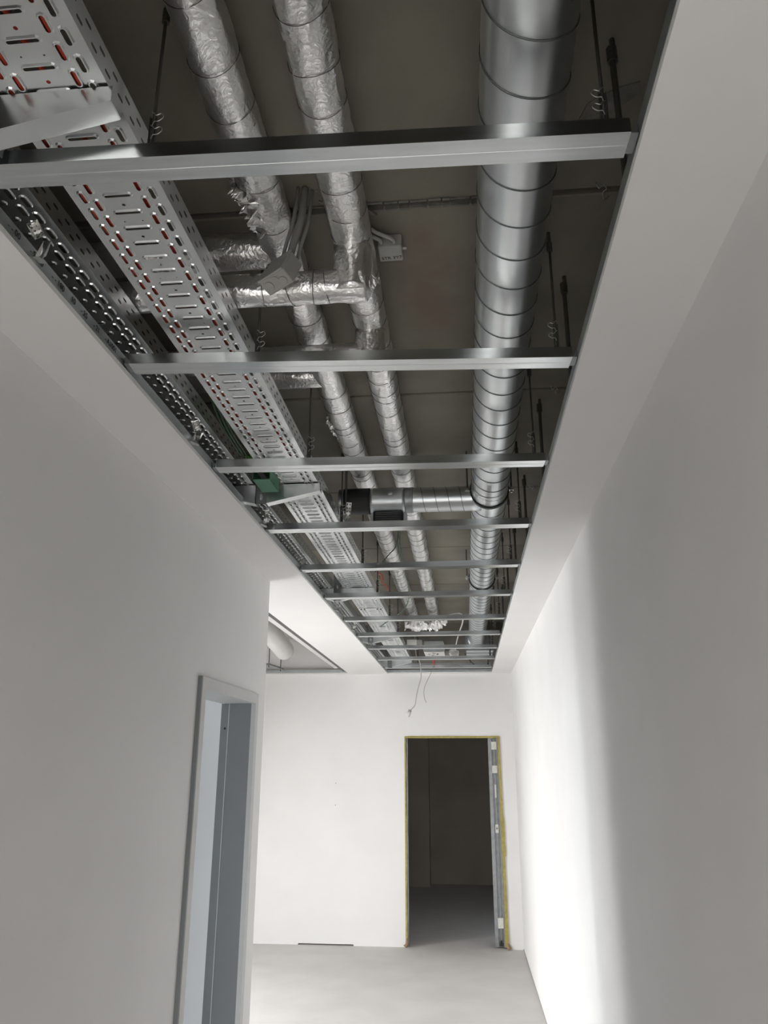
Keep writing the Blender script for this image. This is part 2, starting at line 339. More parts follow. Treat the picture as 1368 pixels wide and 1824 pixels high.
for z, hgt in ((2.045, 0.085), (1.79, 0.08), (0.24, 0.10)):
    s = MB().box(SX + 0.036, SX + 0.092, BACK + 0.044, BACK + 0.0475, z - hgt / 2, z + hgt / 2).build('paper_tag', 'sticker', st)
    q = MB()
    for k in range(12):
        xx = SX + 0.04 + random.uniform(0, 0.042); zz = z + random.uniform(-0.42, 0.42) * hgt
        q.box(xx, xx + random.uniform(0.003, 0.009), BACK + 0.0432, BACK + 0.0445, zz, zz + 0.004)
    q.build('tag_print', 'jb', s)
MB().box(SX + 0.056, SX + 0.072, BACK + 0.043, BACK + 0.05, 1.49, 1.63).build('stud_slot', 'sticker', st)
pl = MB().box(SX + 0.046, SX + 0.08, BACK + 0.044, BACK + 0.05, 1.13, 1.215).build('white_plate', 'sticker', st)
MB().box(SX + 0.055, SX + 0.071, BACK + 0.042, BACK + 0.0445, 1.171, 1.178).box(SX + 0.0605, SX + 0.0655, BACK + 0.042, BACK + 0.0445, 1.16, 1.19).build('plate_cross', 'ink', pl)
MB().box(SX + 0.048, SX + 0.088, BACK + 0.042, BACK + 0.055, 0.02, 0.05).box(SX + 0.055, SX + 0.075, BACK + 0.04, BACK + 0.055, 0.05, 0.075).build('stud_foot', 'rubber', st)

# ------------------------------------------------------------------ ceiling channels across the opening
BARS = [(1.122, 1.155), (1.850, 1.925), (2.618, 2.663), (3.411, 3.428), (4.190, 4.172), (4.955, 4.935), (5.800, 5.783), (6.545, 6.525), (7.300, 7.32), (8.115, 8.096), (8.84, 8.88)]
def bar_mesh(name, x0, x1, m='bar'):
    b = MB(); h = 0.03
    poly = [(-0.024, h), (-0.030, h), (-0.030, 0.0), (-0.0016, 0.0), (-0.0008, 0.0007), (0.0008, 0.0007), (0.0016, 0.0), (0.030, 0.0), (0.030, h), (0.024, h)]
    b.sheet(poly, 0.0009, x0, x1, 'X'); return b
xa, xb = -0.868, 0.306
BAR_ME = bar_mesh('bar', xa, xb).mesh('ceiling_channel', 'bar')
TAB_L = MB().box(xa - 0.014, xa + 0.004, -0.024, 0.024, 0.003, 0.0045).box(xa - 0.014, xa - 0.0125, -0.022, 0.022, 0.002, 0.026).mesh('channel_tab', 'galv_dull')
TAB_R = MB().box(xb - 0.004, xb + 0.014, -0.024, 0.024, 0.003, 0.0045).box(xb + 0.0125, xb + 0.014, -0.022, 0.022, 0.002, 0.026).mesh('channel_tab', 'galv_dull')
def bar_frame(i):
    l, r = BARS[i]; l -= 0.03; r -= 0.03
    ang = math.atan2(r - l, 0.312 + 0.845); return (l + r) / 2 + (0.2665) * (r - l) / 1.157 - 0.0, ang
def bar_y(i, x):
    l, r = BARS[i]; return l - 0.03 + (r - l) * (x + 0.845) / 1.157
places = ['nearest the camera, broadest of all', 'just past the foil branch pipes', 'just before the first duct clamp']
for i in range(len(BARS)):
    l, r = BARS[i]; ang = math.atan2(r - l, 1.157)
    extra = (' ' + places[i]) if i < 3 else (', last before the end wall' if i == len(BARS) - 1 else ' counted from the camera')
    t = thing('ceiling_channel', '%s galvanized cross channel of the ceiling opening%s' % (ORD[i], extra), 'channel', (0, bar_y(i, 0), CEIL + T), 'cross channels of the ceiling opening', (0, 0, ang))
    link('channel_body', BAR_ME, t); link('end_tab', TAB_L, t); link('end_tab', TAB_R, t)

# ------------------------------------------------------------------ hangers of the channels
def loop_wire(sx):
    b = MB()
    for k in (0, 1):
        z = 0.030 + 0.030 * k
        pts = spline([(0.0, -0.006, z - 0.012), (0.003 * sx, -0.006, z - 0.004), (0.012 * sx, -0.007, z - 0.004), (0.020 * sx, -0.008, z + 0.003), (0.016 * sx, -0.008, z + 0.011), (0.006 * sx, -0.007, z + 0.009), (0.002 * sx, -0.006, z + 0.014), (-0.003 * sx, -0.006, z + 0.018)], 5)
        b.tube(pts, 0.0009, 6)
    return b
ROD_ME = MB().tube([(0, 0, 0.05), (0, 0, SLAB - CEIL - 0.04)], 0.0035, 8).mesh('rod', 'rod')
NUT_ME = MB().cyl((0, 0, SLAB - CEIL - 0.075), (0, 0, SLAB - CEIL - 0.045), 0.008, 6).cyl((0, 0, SLAB - CEIL - 0.045), (0, 0, SLAB - CEIL - T), 0.005, 8).mesh('anchor_nut', 'rod')
BR_ME = MB().sheet([(-0.006, -0.004), (-0.006, 0.0), (0.006, 0.0), (0.006, -0.004)], 0.001, 0.026, 0.115, 'Z').box(-0.02, 0.02, -0.003, 0.0, 0.012, 0.03).mesh('hanger_bracket', 'rod')
CLIP = {1: loop_wire(1).mesh('spring_clip', 'wire', True), -1: loop_wire(-1).mesh('spring_clip', 'wire', True)}
for i in range(len(BARS)):
    for side, x in (('left', -0.535), ('right', 0.272)):
        if i > 7 and side == 'left': continue
        if side == 'left': lab = 'hanger rod with wire clip beside the cable tray, on the %s cross channel' % ORD[i]
        else: lab = 'hanger rod with wire clip right of the spiral duct, on the %s cross channel' % ORD[i]
        t = thing('channel_hanger', lab, 'hanger', (x, bar_y(i, x) + (0.022 if i == 1 and side == 'left' else 0), CEIL + T), 'hangers of the cross channels')
        link('rod', ROD_ME, t); link('anchor_nut', NUT_ME, t); link('hanger_bracket', BR_ME, t)
        link('spring_clip', CLIP[1 if side == 'left' else -1], t, (0, 0, 0.045))
# thicker hangers just outside the right edge of the opening
TH_ME = MB().tube([(0, 0, 0.0), (0, 0, SLAB - CEIL - 0.06)], 0.0065, 8).mesh('rod', 'rod')
TN_ME = MB().cyl((0, 0, SLAB - CEIL - 0.07), (0, 0, SLAB - CEIL - 0.035), 0.011, 8).cyl((0.003, 0, SLAB - CEIL - 0.035), (0.003, 0, SLAB - CEIL), 0.006, 8).mesh('anchor_nut', 'rod')
for k, y in enumerate([1.28, 2.11, 2.96, 3.85, 4.72, 5.6, 6.45]):
    t = thing('edge_hanger', 'thick dark rod at the right edge of the ceiling opening, %s from the camera' % ORD[k], 'hanger', (0.338, y, CEIL + T), 'thick rods along the right edge')
    link('rod', TH_ME, t); link('anchor_nut', TN_ME, t)
for k, (y, w_) in enumerate([(1.70, 'first'), (2.84, 'second'), (4.0, 'third')]):
    b = MB().tube(spline([(-0.012, 0, 0.0), (-0.004, 0.006, -0.014), (0.006, 0.002, -0.006), (0.016, 0.012, -0.012), (0.010, 0.03, -0.008), (0.016, 0.05, -0.014), (0.03, 0.056, 0.0)], 4), 0.0013, 5)
    o = b.build('tie_wire', 'wire', None, True); o.location = (0.385, y, SLAB); tag(o, 'bright tie wire at the %s slab joint, right of the duct' % w_, 'wire', 'tie wires on the slab')

# perforated straps on the left rail
STRAP = None
def strap_mesh():
    W_, L_ = 0.016, 0.075; outer = [(-W_, 0), (W_, 0), (W_, L_), (-W_, L_)]
    verts = [Vector(p) for p in outer]; faces = [list(range(4))]; edges = []
    holes = []
    for j in range(5):
        for cx in ((-0.007, 0.007) if j % 2 == 0 else (-0.0085, 0.0065)):
            c = (cx, 0.009 + j * 0.0145); ids = []
            for a in range(6): ids.append(len(verts)); verts.append(Vector((c[0] + 0.0036 * math.cos(a * math.pi / 3), c[1] + 0.0036 * math.sin(a * math.pi / 3))))
            edges += [(ids[a], ids[(a + 1) % 6]) for a in range(6)]; holes.append(c)
    edges += [(0, 1), (1, 2), (2, 3), (3, 0)]
    V, E_, F, *_ = delaunay_2d_cdt(verts, edges, [], 0, 1e-6)
    F = [f for f in F if not any((sum((V[i] for i in f), Vector((0, 0))) / len(f) - Vector(c)).length < 0.003 for c in holes)]
    b = MB(); n = len(V)
    def warp(p, d): u = p.y / L_; return (p.x, d + 0.006 * math.sin(u * 5), p.y)
    b.add([warp(p, 0) for p in V] + [warp(p, 0.001) for p in V], [tuple(f) for f in F] + [tuple(i + n for i in reversed(f)) for f in F]); return b
SM = strap_mesh().mesh('perforated_strap', 'wire'); SM2 = strap_mesh().box(-0.016, 0.016, -0.006, 0.014, -0.001, 0.0005).mesh('perforated_strap', 'wire')
for k, y in enumerate([1.335, 2.34, 3.29, 4.17, 5.35, 6.2, 7.1]):
    t = thing('strap_hanger', 'bent perforated strap on the left edge rail, %s from the camera' % ORD[k], 'strap', (HOLE[0] + 0.012, y, CEIL + T + 0.004), 'perforated straps on the left rail', (0, 0, math.radians(-25 + 17 * (k % 3))))
    link('strap', SM2, t, None, (math.radians(-14), math.radians(22), 0)).scale = (0.9, 1, 0.6)
    link('strap', SM, t, (0.017, -0.012, 0.038), (math.radians(30), math.radians(-20), math.radians(20))).scale = (0.8, 1, 0.45)

# ------------------------------------------------------------------ perforated cable trays
PITCH = 0.0514
def stadium(cx, cy, hw, hl, n=4):
    """outline of a slot: hw half width in x, hl half length in y (or the reverse when hl < hw)"""
    out = []
    if hl >= hw: r, e, vert = hw, hl - hw, True
    else: r, e, vert = hl, hw - hl, False
    for s in (0, 1):
        for k in range(n + 1):
            a = math.pi * k / n + (0 if s == 0 else math.pi)
            if vert: out.append((cx + r * math.cos(a), cy + (e if s == 0 else -e) + r * math.sin(a)))
            else: out.append((cx + (-e if s == 0 else e) - r * math.sin(a), cy + r * math.cos(a)))
    return out
def plate_unit(w, l, slots, rim=0.0024, drop=0.0032):
    """one pitch of a punched plate: every slot has a pressed rim that stands proud on the outside"""
    V = [Vector((0, 0)), Vector((w, 0)), Vector((w, l)), Vector((0, l))]; E_ = [(0, 1), (1, 2), (2, 3), (3, 0)]; H = [0.0] * 4; inner = []
    for cx, cy, hw, hl, emb in slots:
        rings = [(rim * 1.9, 0.0), (rim, drop), (0.0, drop)] if emb else [(0.0, 0.0)]
        for dr, hz in rings:
            o = len(V); pts = stadium(cx, cy, hw + dr, hl + dr)
            V += [Vector(p) for p in pts]; H += [hz] * len(pts); k = len(pts)
            E_ += [(o + i, o + (i + 1) % k) for i in range(k)]
        inner.append((cx, cy, hw, hl))
    V2, E2, F2, ov, oe, of = delaunay_2d_cdt(V, E_, [], 0, 1e-7)
    H2_ = [H[o[0]] if o else 0 for o in ov]; F = []
    def inside(p):
        for cx, cy, hw, hl in inner:
            dx, dy = abs(p.x - cx), abs(p.y - cy)
            if hl >= hw: dy = max(0, dy - (hl - hw)); r = hw
            else: dx = max(0, dx - (hw - hl)); r = hl
            if math.hypot(dx, dy) < r * 0.97: return True
        return False
    for f in F2:
        if not inside(sum((V2[i] for i in f), Vector((0, 0))) / len(f)): F.append(tuple(f))
    return V2, H2_, F
def tray(root, x0, x1, zb, y0, y1, hside=0.058):
    w = x1 - x0; n0 = int(math.floor(y0 / PITCH)); n1 = int(math.ceil(y1 / PITCH)); L = PITCH
    # strips of the plate, each with its own row of slots and its own phase along the tray
    S = (0.0043, 0.0152, True); wa, wb = 0.036, 0.022; wc = w - 2 * (wa + wb); c = wc / 2
    strips = [(0.0, wa, 0.0, [[(0.025,) + (L / 2,) + S]]), (wa, wb, 0.5, [[(0.011,) + (L / 2,) + S]])]
    mid = []
    for kind in ('none', 'hole', 'pair', 'hole'):
        q = [(c, L * 0.5, 0.0275, 0.0032, True)]
        if kind == 'hole': q.append((c, L * 0.085, 0.0038, 0.0038, False))
        if kind == 'pair': q += [(c - 0.020, L * 0.085, 0.0018, 0.0018, False), (c + 0.020, L * 0.085, 0.0018, 0.0018, False)]
        mid.append(q)
    strips += [(wa + wb, wc, 0.0, mid), (wa + wb + wc, wb, 0.5, [[(0.011,) + (L / 2,) + S]]), (w - wa, wa, 0.0, [[(wa - 0.025,) + (L / 2,) + S]])]
    b = MB()
    for sx, sw, ph, kinds in strips:
        U = [plate_unit(sw, L, q) for q in kinds]
        for k in range(n0, n1):
            V, H, F = U[k % len(U)]
            b.add([(x0 + sx + p.x, (k + ph) * L + p.y, zb - h) for p, h in zip(V, H)], F)
    b.build('bottom_plate', 'tray', root)
    V, H, F = plate_unit(L, hside, [(L * 0.27, hside * 0.30, 0.0105, 0.0034, False), (L * 0.77, hside * 0.66, 0.0105, 0.0034, False)])
    for x in (x0, x1):
        b = MB()
        for k in range(n0, n1): b.add([(x, k * L + p.x, zb + p.y) for p in V], F)
        d = 0.008 if x == x0 else -0.008
        b.add([(x, n0 * L, zb + hside), (x, n1 * L, zb + hside), (x + d, n1 * L, zb + hside), (x + d, n0 * L, zb + hside)], [(0, 1, 2, 3)])
        b.build('side_rail', 'tray', root)
TZ = EYE + 1.10
T1 = (-0.770, -0.574); T2 = (-1.037, -0.843)
t1 = thing('cable_tray', 'perforated steel cable tray in full view with red cables inside', 'cable tray')
tray(t1, T1[0], T1[1], TZ, -0.3, 9.15)
t2 = thing('cable_tray', 'perforated steel cable tray in shade along the left rail, half hidden', 'cable tray')
tray(t2, T2[0], T2[1], TZ, -0.3, 9.15)
for y in (1.955, 2.80, 4.52, 5.75):
    b = MB().box(T1[0] + 0.004, T1[1] - 0.004, y - 0.035, y + 0.035, TZ - 0.004, TZ - 0.0018)
    pt = b.build('joint_plate', 'tray', t1)
    for x in (T1[0] + 0.025, T1[0] + 0.05, T1[1] - 0.05, T1[1] - 0.025):
        MB().cyl((x, y - 0.018, TZ - 0.012), (x, y - 0.018, TZ - 0.003), 0.007, 6).build('bolt', 'galv_dull', pt)
    MB().box(T1[1] - 0.001, T1[1] + 0.0015, y - 0.04, y + 0.04, TZ + 0.004, TZ + 0.05).build('joint_plate', 'tray', t1)
# red cables lying in the tray
for k, x in enumerate([-0.752, -0.740, -0.728, -0.716, -0.676, -0.636, -0.624]):
    pts = [(x + 0.012 * noise.noise((yy * 1.1, 5.1, 2)), yy, TZ + 0.0075 + 0.002 * abs(noise.noise((yy * 2, k, 1)))) for yy in [(-0.25 + 0.18 * j) for j in range((16, 17, 17, 16, 9, 17, 18)[k])]]
    o = MB().tube(pts, 0.0055, 6).build('red_cable', 'red', None, True)
    tag(o, 'orange-red cable lying in the perforated cable tray, seen through its slots', 'cable', 'red cables in the cable tray')

# cantilever brackets: slotted stem between the trays and a tapered arm to each side
def arm(sgn, xr, xt):
    zt = TZ - 0.0045 - EYE - 1.0; b = MB(); hr, ht = 0.078, 0.030; d = 0.042
    for yy in (0.0, d - 0.0015):
        v = [(xr, yy, zt), (xt, yy, zt), (xt, yy, zt - ht), (xr, yy, zt - hr)]
        v += [(p[0], yy + 0.0015, p[2]) for p in v]
        b.add(v, [(0, 1, 2, 3), (4, 7, 6, 5), (0, 4, 5, 1), (1, 5, 6, 2), (2, 6, 7, 3), (3, 7, 4, 0)])
    v = [(xr, 0, zt - hr), (xt, 0, zt - ht), (xt, d, zt - ht), (xr, d, zt - hr)]; v += [(p[0], p[1], p[2] - 0.0015) for p in v]
    b.add(v, [(0, 1, 2, 3), (4, 7, 6, 5), (0, 4, 5, 1), (1, 5, 6, 2), (2, 6, 7, 3), (3, 7, 4, 0)])
    v = [(xt, 0, zt), (xt, d, zt), (xt, d, zt - ht), (xt, 0, zt - ht)]; v += [(p[0] + 0.0015 * sgn, p[1], p[2]) for p in v]
    b.add(v, [(0, 1, 2, 3), (4, 7, 6, 5), (0, 4, 5, 1), (1, 5, 6, 2), (2, 6, 7, 3), (3, 7, 4, 0)])
    return b
ARM_R = arm(1, -0.786, -0.566).mesh('bracket_arm', 'tray'); ARM_L = arm(-1, -0.834, -1.04).mesh('bracket_arm', 'tray')
SV, SH, SF = plate_unit(0.05, 0.06, [(0.025, 0.03, 0.006, 0.014, False)])
b = MB()
for k in range(7): b.add([(-0.835 + p.x, 0.012, 0.018 + k * 0.06 + p.y) for p in SV], SF)
b.box(-0.835, -0.833, 0.012, 0.06, 0.018, SLAB - CEIL).box(-0.787, -0.785, 0.012, 0.06, 0.018, SLAB - CEIL)
STEM = b.mesh('bracket_stem', 'galv_dull')
for k, y in enumerate([0.995, 2.985, 5.0, 6.9, 8.72]):
    where = ['nearest the camera', 'by the green box', 'in the middle of the opening', 'past the sagging green cable', 'last before the end wall'][k]
    t = thing('cantilever_bracket', '%s cantilever bracket under the cable trays, %s' % (ORD[k], where), 'bracket', (0, y, CEIL), 'brackets under the cable trays')
    link('bracket_stem', STEM, t); link('bracket_arm', ARM_R, t); link('bracket_arm', ARM_L, t)

# green junction box with earth cables, left below the tray
g = thing('junction_box', 'open green plastic box with green cables, under the tray edge', 'box', (-0.757, 2.86, EYE + 1.045))
b = MB(); a_, c_, h_ = 0.035, 0.075, 0.05
b.box(-a_, a_, c_ - 0.003, c_, 0, h_).box(-a_, -a_ + 0.003, -c_, c_, 0, h_).box(a_ - 0.003, a_, -c_, c_, 0, h_).box(-a_, a_, -c_, c_, 0, 0.003)
bevel(b.build('box_shell', 'greenbox', g), 0.001)
for k in range(3):
    MB().tube(spline([(-0.05 + 0.012 * k, -0.14, 0.075), (-0.03 + 0.01 * k, -0.07, 0.052), (0.0 + 0.008 * k, -0.0, 0.054), (0.03, 0.06, 0.05)], 6), 0.004, 6).build('earth_cable', 'green', g, True)
for k in range(3):
    o = MB().tube(spline([(-0.825 + 0.013 * k, 2.28, TZ + 0.12), (-0.82 + 0.013 * k, 2.36, TZ + 0.06), (-0.815 + 0.011 * k, 2.48, TZ + 0.02), (-0.82 + 0.012 * k, 2.70, EYE + 1.115)], 8), 0.004, 6).build('earth_cable', 'greendark', None, True)
    tag(o, 'green earth cable between the two cable trays, running to the green box', 'cable', 'earth cables by the trays')

# ------------------------------------------------------------------ foil wrapped pipes
PZ = EYE + 1.345; PR = 0.0525; RZ = EYE + 1.238
def crumple_tube(pts, r, n=36, amp=0.0022, seed=0.0, freq=14):
    def rr(i, a):
        p = Vector(pts[i]); q = Vector((math.cos(a) * 3, math.sin(a) * 3, seed)) + p * freq
        tight = 0.5 + 0.5 * noise.noise(p * 1.7 + Vector((seed, 0, 0)))
        return r * (1 + 0.012 * noise.noise(p * 5 + Vector((0, 0, seed)))) + amp * (0.35 + 1.6 * max(0, tight)) * (noise.noise(q * 0.8) + 0.7 * noise.noise(q * 2.1))
    return MB().tube(pts, rr, n)
RING = MB().tube([((PR + 0.0012) * math.cos(a), 0.004 * math.sin(a * 2), (PR + 0.0012) * math.sin(a)) for a in [2 * math.pi * k / 32 for k in range(32)]], 0.0009, 5, closed=True).mesh('binding_wire', 'tiewire')
def foil_pipe(label, x, ybr, seed, yend):
    t = thing('insulated_pipe', label, 'pipe', (0, 0, 0), 'foil wrapped pipes')
    N = int((yend + 0.3) / 0.012)
    crumple_tube([(x, -0.3 + i * 0.012, PZ) for i in range(N)], PR, 36, 0.0024, seed).build('pipe_body', 'foil', t, True)
    y = 0.78
    while y < yend - 0.1:
        if not any(abs(y - q[0]) < 0.05 for q in ybr):
            link('binding_wire', RING, t, (x, y, PZ), (0, random.uniform(0, 6), random.uniform(-0.05, 0.05)))
        y += random.choice([0.055, 0.10, 0.12, 0.13, 0.15])
    return t
p1 = foil_pipe('left foil-wrapped pipe, torn open beside the cable tray', -0.461, [(1.804,), (2.52,)], 3.1, 8.0)
p2 = foil_pipe('right foil-wrapped pipe, running between the other pipe and the spiral duct', -0.264, [(1.828,), (2.235,)], 9.7, 8.0)
def branch(t, pts, r, seed, name='branch_pipe'):
    P_ = []
    for a, c in zip(pts[:-1], pts[1:]):
        a = Vector(a); c = Vector(c); k = max(2, int((c - a).length / 0.012)); P_ += [a.lerp(c, j / k) for j in range(k)]
    P_.append(Vector(pts[-1]))
    return crumple_tube(P_, r, 32, 0.0034, seed, 16).build(name, 'foil', t, True)
branch(p1, [(-0.45, 1.795, PZ), (-1.06, 1.795, PZ)], 0.049, 21)
R1 = EYE + 1.207
branch(p2, [(-0.264, 1.765, PZ - 0.03), (-0.264, 1.776, R1 - 0.028)], 0.050, 33, 'branch_elbow')
branch(p2, [(-0.225, 1.776, R1), (-1.06, 1.776, R1)], 0.0435, 41)
branch(p2, [(-0.264, 2.19, PZ - 0.03), (-0.264, 2.205, RZ - 0.02)], 0.048, 51, 'branch_elbow')
branch(p2, [(-0.225, 2.205, RZ), (-1.06, 2.205, RZ)], 0.040, 57)
branch(p1, [(-0.45, 2.52, PZ), (-1.06, 2.52, PZ)], 0.048, 63)
BR2 = MB().tube([(0, 0.0448 * math.cos(a), 0.0448 * math.sin(a)) for a in [2 * math.pi * k / 28 for k in range(28)]], 0.0009, 5, closed=True).mesh('binding_wire', 'tiewire')
for x in (-0.33, -0.365, -0.43, -0.50): link('binding_wire', BR2, p2, (x, 1.776, R1), (0, 0.2 * random.uniform(-1, 1), 0.25 * random.uniform(-1, 1)))
def torn(name, parent, c, sx, sy, seed, n=14, amp=0.02, rot=(0, 0, 0)):
    v = []; f = []; Rm = Matrix.Rotation(rot[2], 3, 'Z') @ Matrix.Rotation(rot[1], 3, 'Y') @ Matrix.Rotation(rot[0], 3, 'X')
    for i in range(n + 1):
        for j in range(n + 1):
            u, w_ = i / n - 0.5, j / n - 0.5; e = 1 + 0.5 * noise.noise((u * 3, w_ * 3, seed))
            p = Vector((u * sx * e, w_ * sy * e, amp * (noise.noise((u * 4, w_ * 4, seed)) + 0.8 * noise.noise((u * 9, w_ * 9, seed + 3)))))
            v.append(Vector(c) + Rm @ p)
    for i in range(n):
        for j in range(n):
            if noise.noise((i * 0.35, j * 0.35, seed * 2)) > -0.32 or 3 < i < n - 3: f.append((i * (n + 1) + j, (i + 1) * (n + 1) + j, (i + 1) * (n + 1) + j + 1, i * (n + 1) + j + 1))
    return MB().add(v, f).build(name, 'foil', parent)
torn('torn_foil', p1, (-0.500, 1.60, PZ - 0.025), 0.10, 0.16, 1.7, rot=(0.2, 1.0, 0.2), amp=0.035)
torn('torn_foil', p1, (-0.515, 1.56, PZ - 0.01), 0.06, 0.10, 4.4, rot=(0.5, 0.6, 0.6), amp=0.03)
torn('torn_foil', p2, (-0.235, 1.81, RZ + 0.01), 0.05, 0.09, 6.1, rot=(0.9, -0.7, 0.4), amp=0.02)
torn('torn_foil', p1, (-0.515, 2.95, PZ - 0.02), 0.04, 0.16, 8.1, rot=(0.1, 1.0, 0.05), amp=0.02)
for k in range(5):
    torn('torn_foil', p2, (-0.44 + 0.06 * k, 7.03 + 0.05 * (k % 2), EYE + 1.19 + 0.012 * (k % 2)), 0.13, 0.14, 11.3 + k, amp=0.05, rot=(0.3 * (k - 2), 0.4, k))
branch(p2, [(-0.52, 7.1, EYE + 1.225), (-0.18, 7.1, EYE + 1.225)], 0.052, 77)

# ------------------------------------------------------------------ spiral duct
DXC, DZC, DR = 0.1444, EYE + 1.22, 0.0832
dt = thing('spiral_duct', 'large galvanized spiral duct running along the right of the opening', 'duct')
def seg(y0, y1, r=DR, name='duct_body', m='duct', n=56):
    k = max(2, int((y1 - y0) / 0.04))
    return MB().tube([(DXC, y0 + (y1 - y0) * j / k, DZC) for j in range(k + 1)], lambda i, a: r * (1 + 0.004 * noise.noise((i * 0.4, math.cos(a), math.sin(a)))), n, caps=False).build(name, m, dt, True)
seg(-0.3, 8.12)
def helix(y0, y1, pitch, r, phase):
    pts = []; N = int((y1 - y0) / pitch * 40)
    for i in range(N + 1):
        y = y0 + (y1 - y0) * i / N; a = 2 * math.pi * (y - y0) / pitch + phase
        pts.append((DXC + r * math.cos(a), y, DZC + r * math.sin(a)))
    return MB().tube(pts, 0.0021, 5)
helix(1.012 - 0.1195 * 10, 3.43, 0.1195, DR + 0.0004, -math.pi / 2).build('spiral_seam', 'seam', dt, True)
helix(3.58, 8.1, 0.118, DR + 0.0004, 0.5).build('spiral_seam', 'seam', dt, True)
seg(3.36, 3.60, DR + 0.0016, 'coupling_sleeve')
def clamp(y, name='pipe_clamp'):
    c = MB()
    n = 48; v = []; f = []
    for k in range(n):
        a = 2 * math.pi * k / n
        for (rr, yy) in ((DR + 0.001, y - 0.011), (DR + 0.008, y - 0.011), (DR + 0.008, y + 0.011), (DR + 0.001, y + 0.011)): v.append((DXC + rr * math.cos(a), yy, DZC + rr * math.sin(a)))
    for k in range(n):
        for j in range(4): f.append((k * 4 + j, k * 4 + (j + 1) % 4, ((k + 1) % n) * 4 + (j + 1) % 4, ((k + 1) % n) * 4 + j))
    o = c.add(v, f).build(name, 'rubber', dt)
    for s in (-1, 1):
        MB().box(DXC + s * (DR + 0.016) - 0.014, DXC + s * (DR + 0.016) + 0.014, y - 0.011, y + 0.011, DZC - 0.0035, DZC + 0.0035).build('clamp_lug', 'galv', o)
        MB().cyl((DXC + s * (DR + 0.019), y, DZC - 0.014), (DXC + s * (DR + 0.019), y, DZC + 0.014), 0.006, 6).build('clamp_bolt', 'wire', o)
        MB().cyl((DXC + s * (DR + 0.019), y, DZC + 0.01), (DXC + s * (DR + 0.019), y, SLAB), 0.004, 6).build('clamp_rod', 'rod', o)
clamp(3.495); clamp(5.31)
# branch duct to the left with a damper
BY, BZ, BR_ = 3.545, EYE + 1.2, 0.0595
def xseg(x0, x1, r, name, m, parent=dt): return MB().tube([(x0 + (x1 - x0) * k / 12, BY, BZ) for k in range(13)], r, 40).build(name, m, parent, True)
brd = xseg(-0.42, DXC - 0.04, BR_, 'branch_duct', 'duct')
hp = []
for i in range(33 * 4):
    a = 2 * math.pi * i / 33; hp.append((-0.20 + 0.06 * i / 33, BY + (BR_ + 0.0003) * math.cos(a), BZ + (BR_ + 0.0003) * math.sin(a)))
MB().tube(hp, 0.0013, 5).build('spiral_seam', 'seam', brd, True)
xseg(-0.255, -0.215, BR_ + 0.002, 'coupling_sleeve', 'galv_dull')
xseg(-0.42, -0.255, BR_ + 0.0035, 'damper_casing', 'galv')
xseg(-0.545, -0.42, BR_ + 0.004, 'flexible_sleeve', 'rubber')
xseg(-0.57, -0.545, BR_ + 0.001, 'end_cap', 'galv_dull')
dbx = MB().box(-0.405, -0.265, BY - 0.02, BY + 0.085, BZ - BR_ - 0.055, BZ - BR_ + 0.01).build('damper_box', 'rubber', dt); bevel(dbx, 0.003)
for k in range(5): MB().box(-0.395, -0.275, BY - 0.024, BY - 0.02, BZ - BR_ - 0.048 + k * 0.01, BZ - BR_ - 0.043 + k * 0.01).build('cooling_rib', 'seam', dbx)
MB().box(-0.418, -0.408, BY - 0.01, BY + 0.08, BZ - BR_ - 0.05, BZ - BR_ + 0.015).build('damper_bracket', 'galv', dt)
MB().box(-0.262, -0.25, BY - 0.01, BY + 0.08, BZ - BR_ - 0.06, BZ - BR_ + 0.012).build('damper_bracket', 'galv', dt)
MB().box(-0.33, -0.312, BY - BR_ - 0.008, BY - BR_ + 0.004, BZ + 0.012, BZ + 0.02).build('measuring_nipple', 'wire', dt)
# perforated hanger next to the branch end
hs = thing('duct_hanger', 'twin dark rods with a perforated strap, left of the branch duct', 'hanger', (-0.527, 3.445, 0))
MB().cyl((0, 0, EYE + 1.13), (0, 0, SLAB), 0.004, 8).build('rod', 'rod', hs); MB().cyl((0.0, 0.022, EYE + 1.13), (0.0, 0.022, SLAB), 0.004, 8).build('rod', 'rod', hs)
s = link('strap', SM, hs, (0.012, -0.01, EYE + 1.07), (0.25, 0.12, 0)); s.scale = (0.8, 1, 1.15)

# ------------------------------------------------------------------ junction boxes and cables near the pipes
jb = thing('junction_box', 'tilted grey junction box hanging by its cables in front of the foil pipes', 'box', (-0.425, 1.645, EYE + 1.163), None)
_u = Vector((0.0558, -0.042, 0.019)).normalized(); _w = Vector((0.0204, 0.0205, -0.0231)); _w = (_w - _u * _w.dot(_u)).normalized(); _v = _u.cross(_w)
_B = (co.matrix_world.to_3x3() @ Matrix(((1, 0, 0), (0, 0, 1), (0, -1, 0)))) @ Matrix((_u, _w, _v)).transposed()
jb.rotation_euler = _B.to_euler()
bevel(MB().box(-0.042, 0.042, -0.022, 0.022, -0.040, 0.040).build('box_body', 'jb', jb), 0.004, 3)
bevel(MB().box(-0.043, 0.043, -0.026, -0.020, -0.041, 0.041).build('box_lid', 'jb', jb), 0.002, 2)
for x, y in ((-0.022, 0.0), (0.004, -0.006), (0.022, 0.004)):
    MB().cyl((x, y, -0.041), (x, y, -0.0425), 0.011 if x > -0.01 else 0.013, 18).build('knockout', 'jb', jb)
for x, z in ((-0.03, 0.028), (-0.03, 0.014)): MB().cyl((x, -0.0262, z), (x, -0.0268, z), 0.003, 10).build('screw_hole', 'ink', jb)
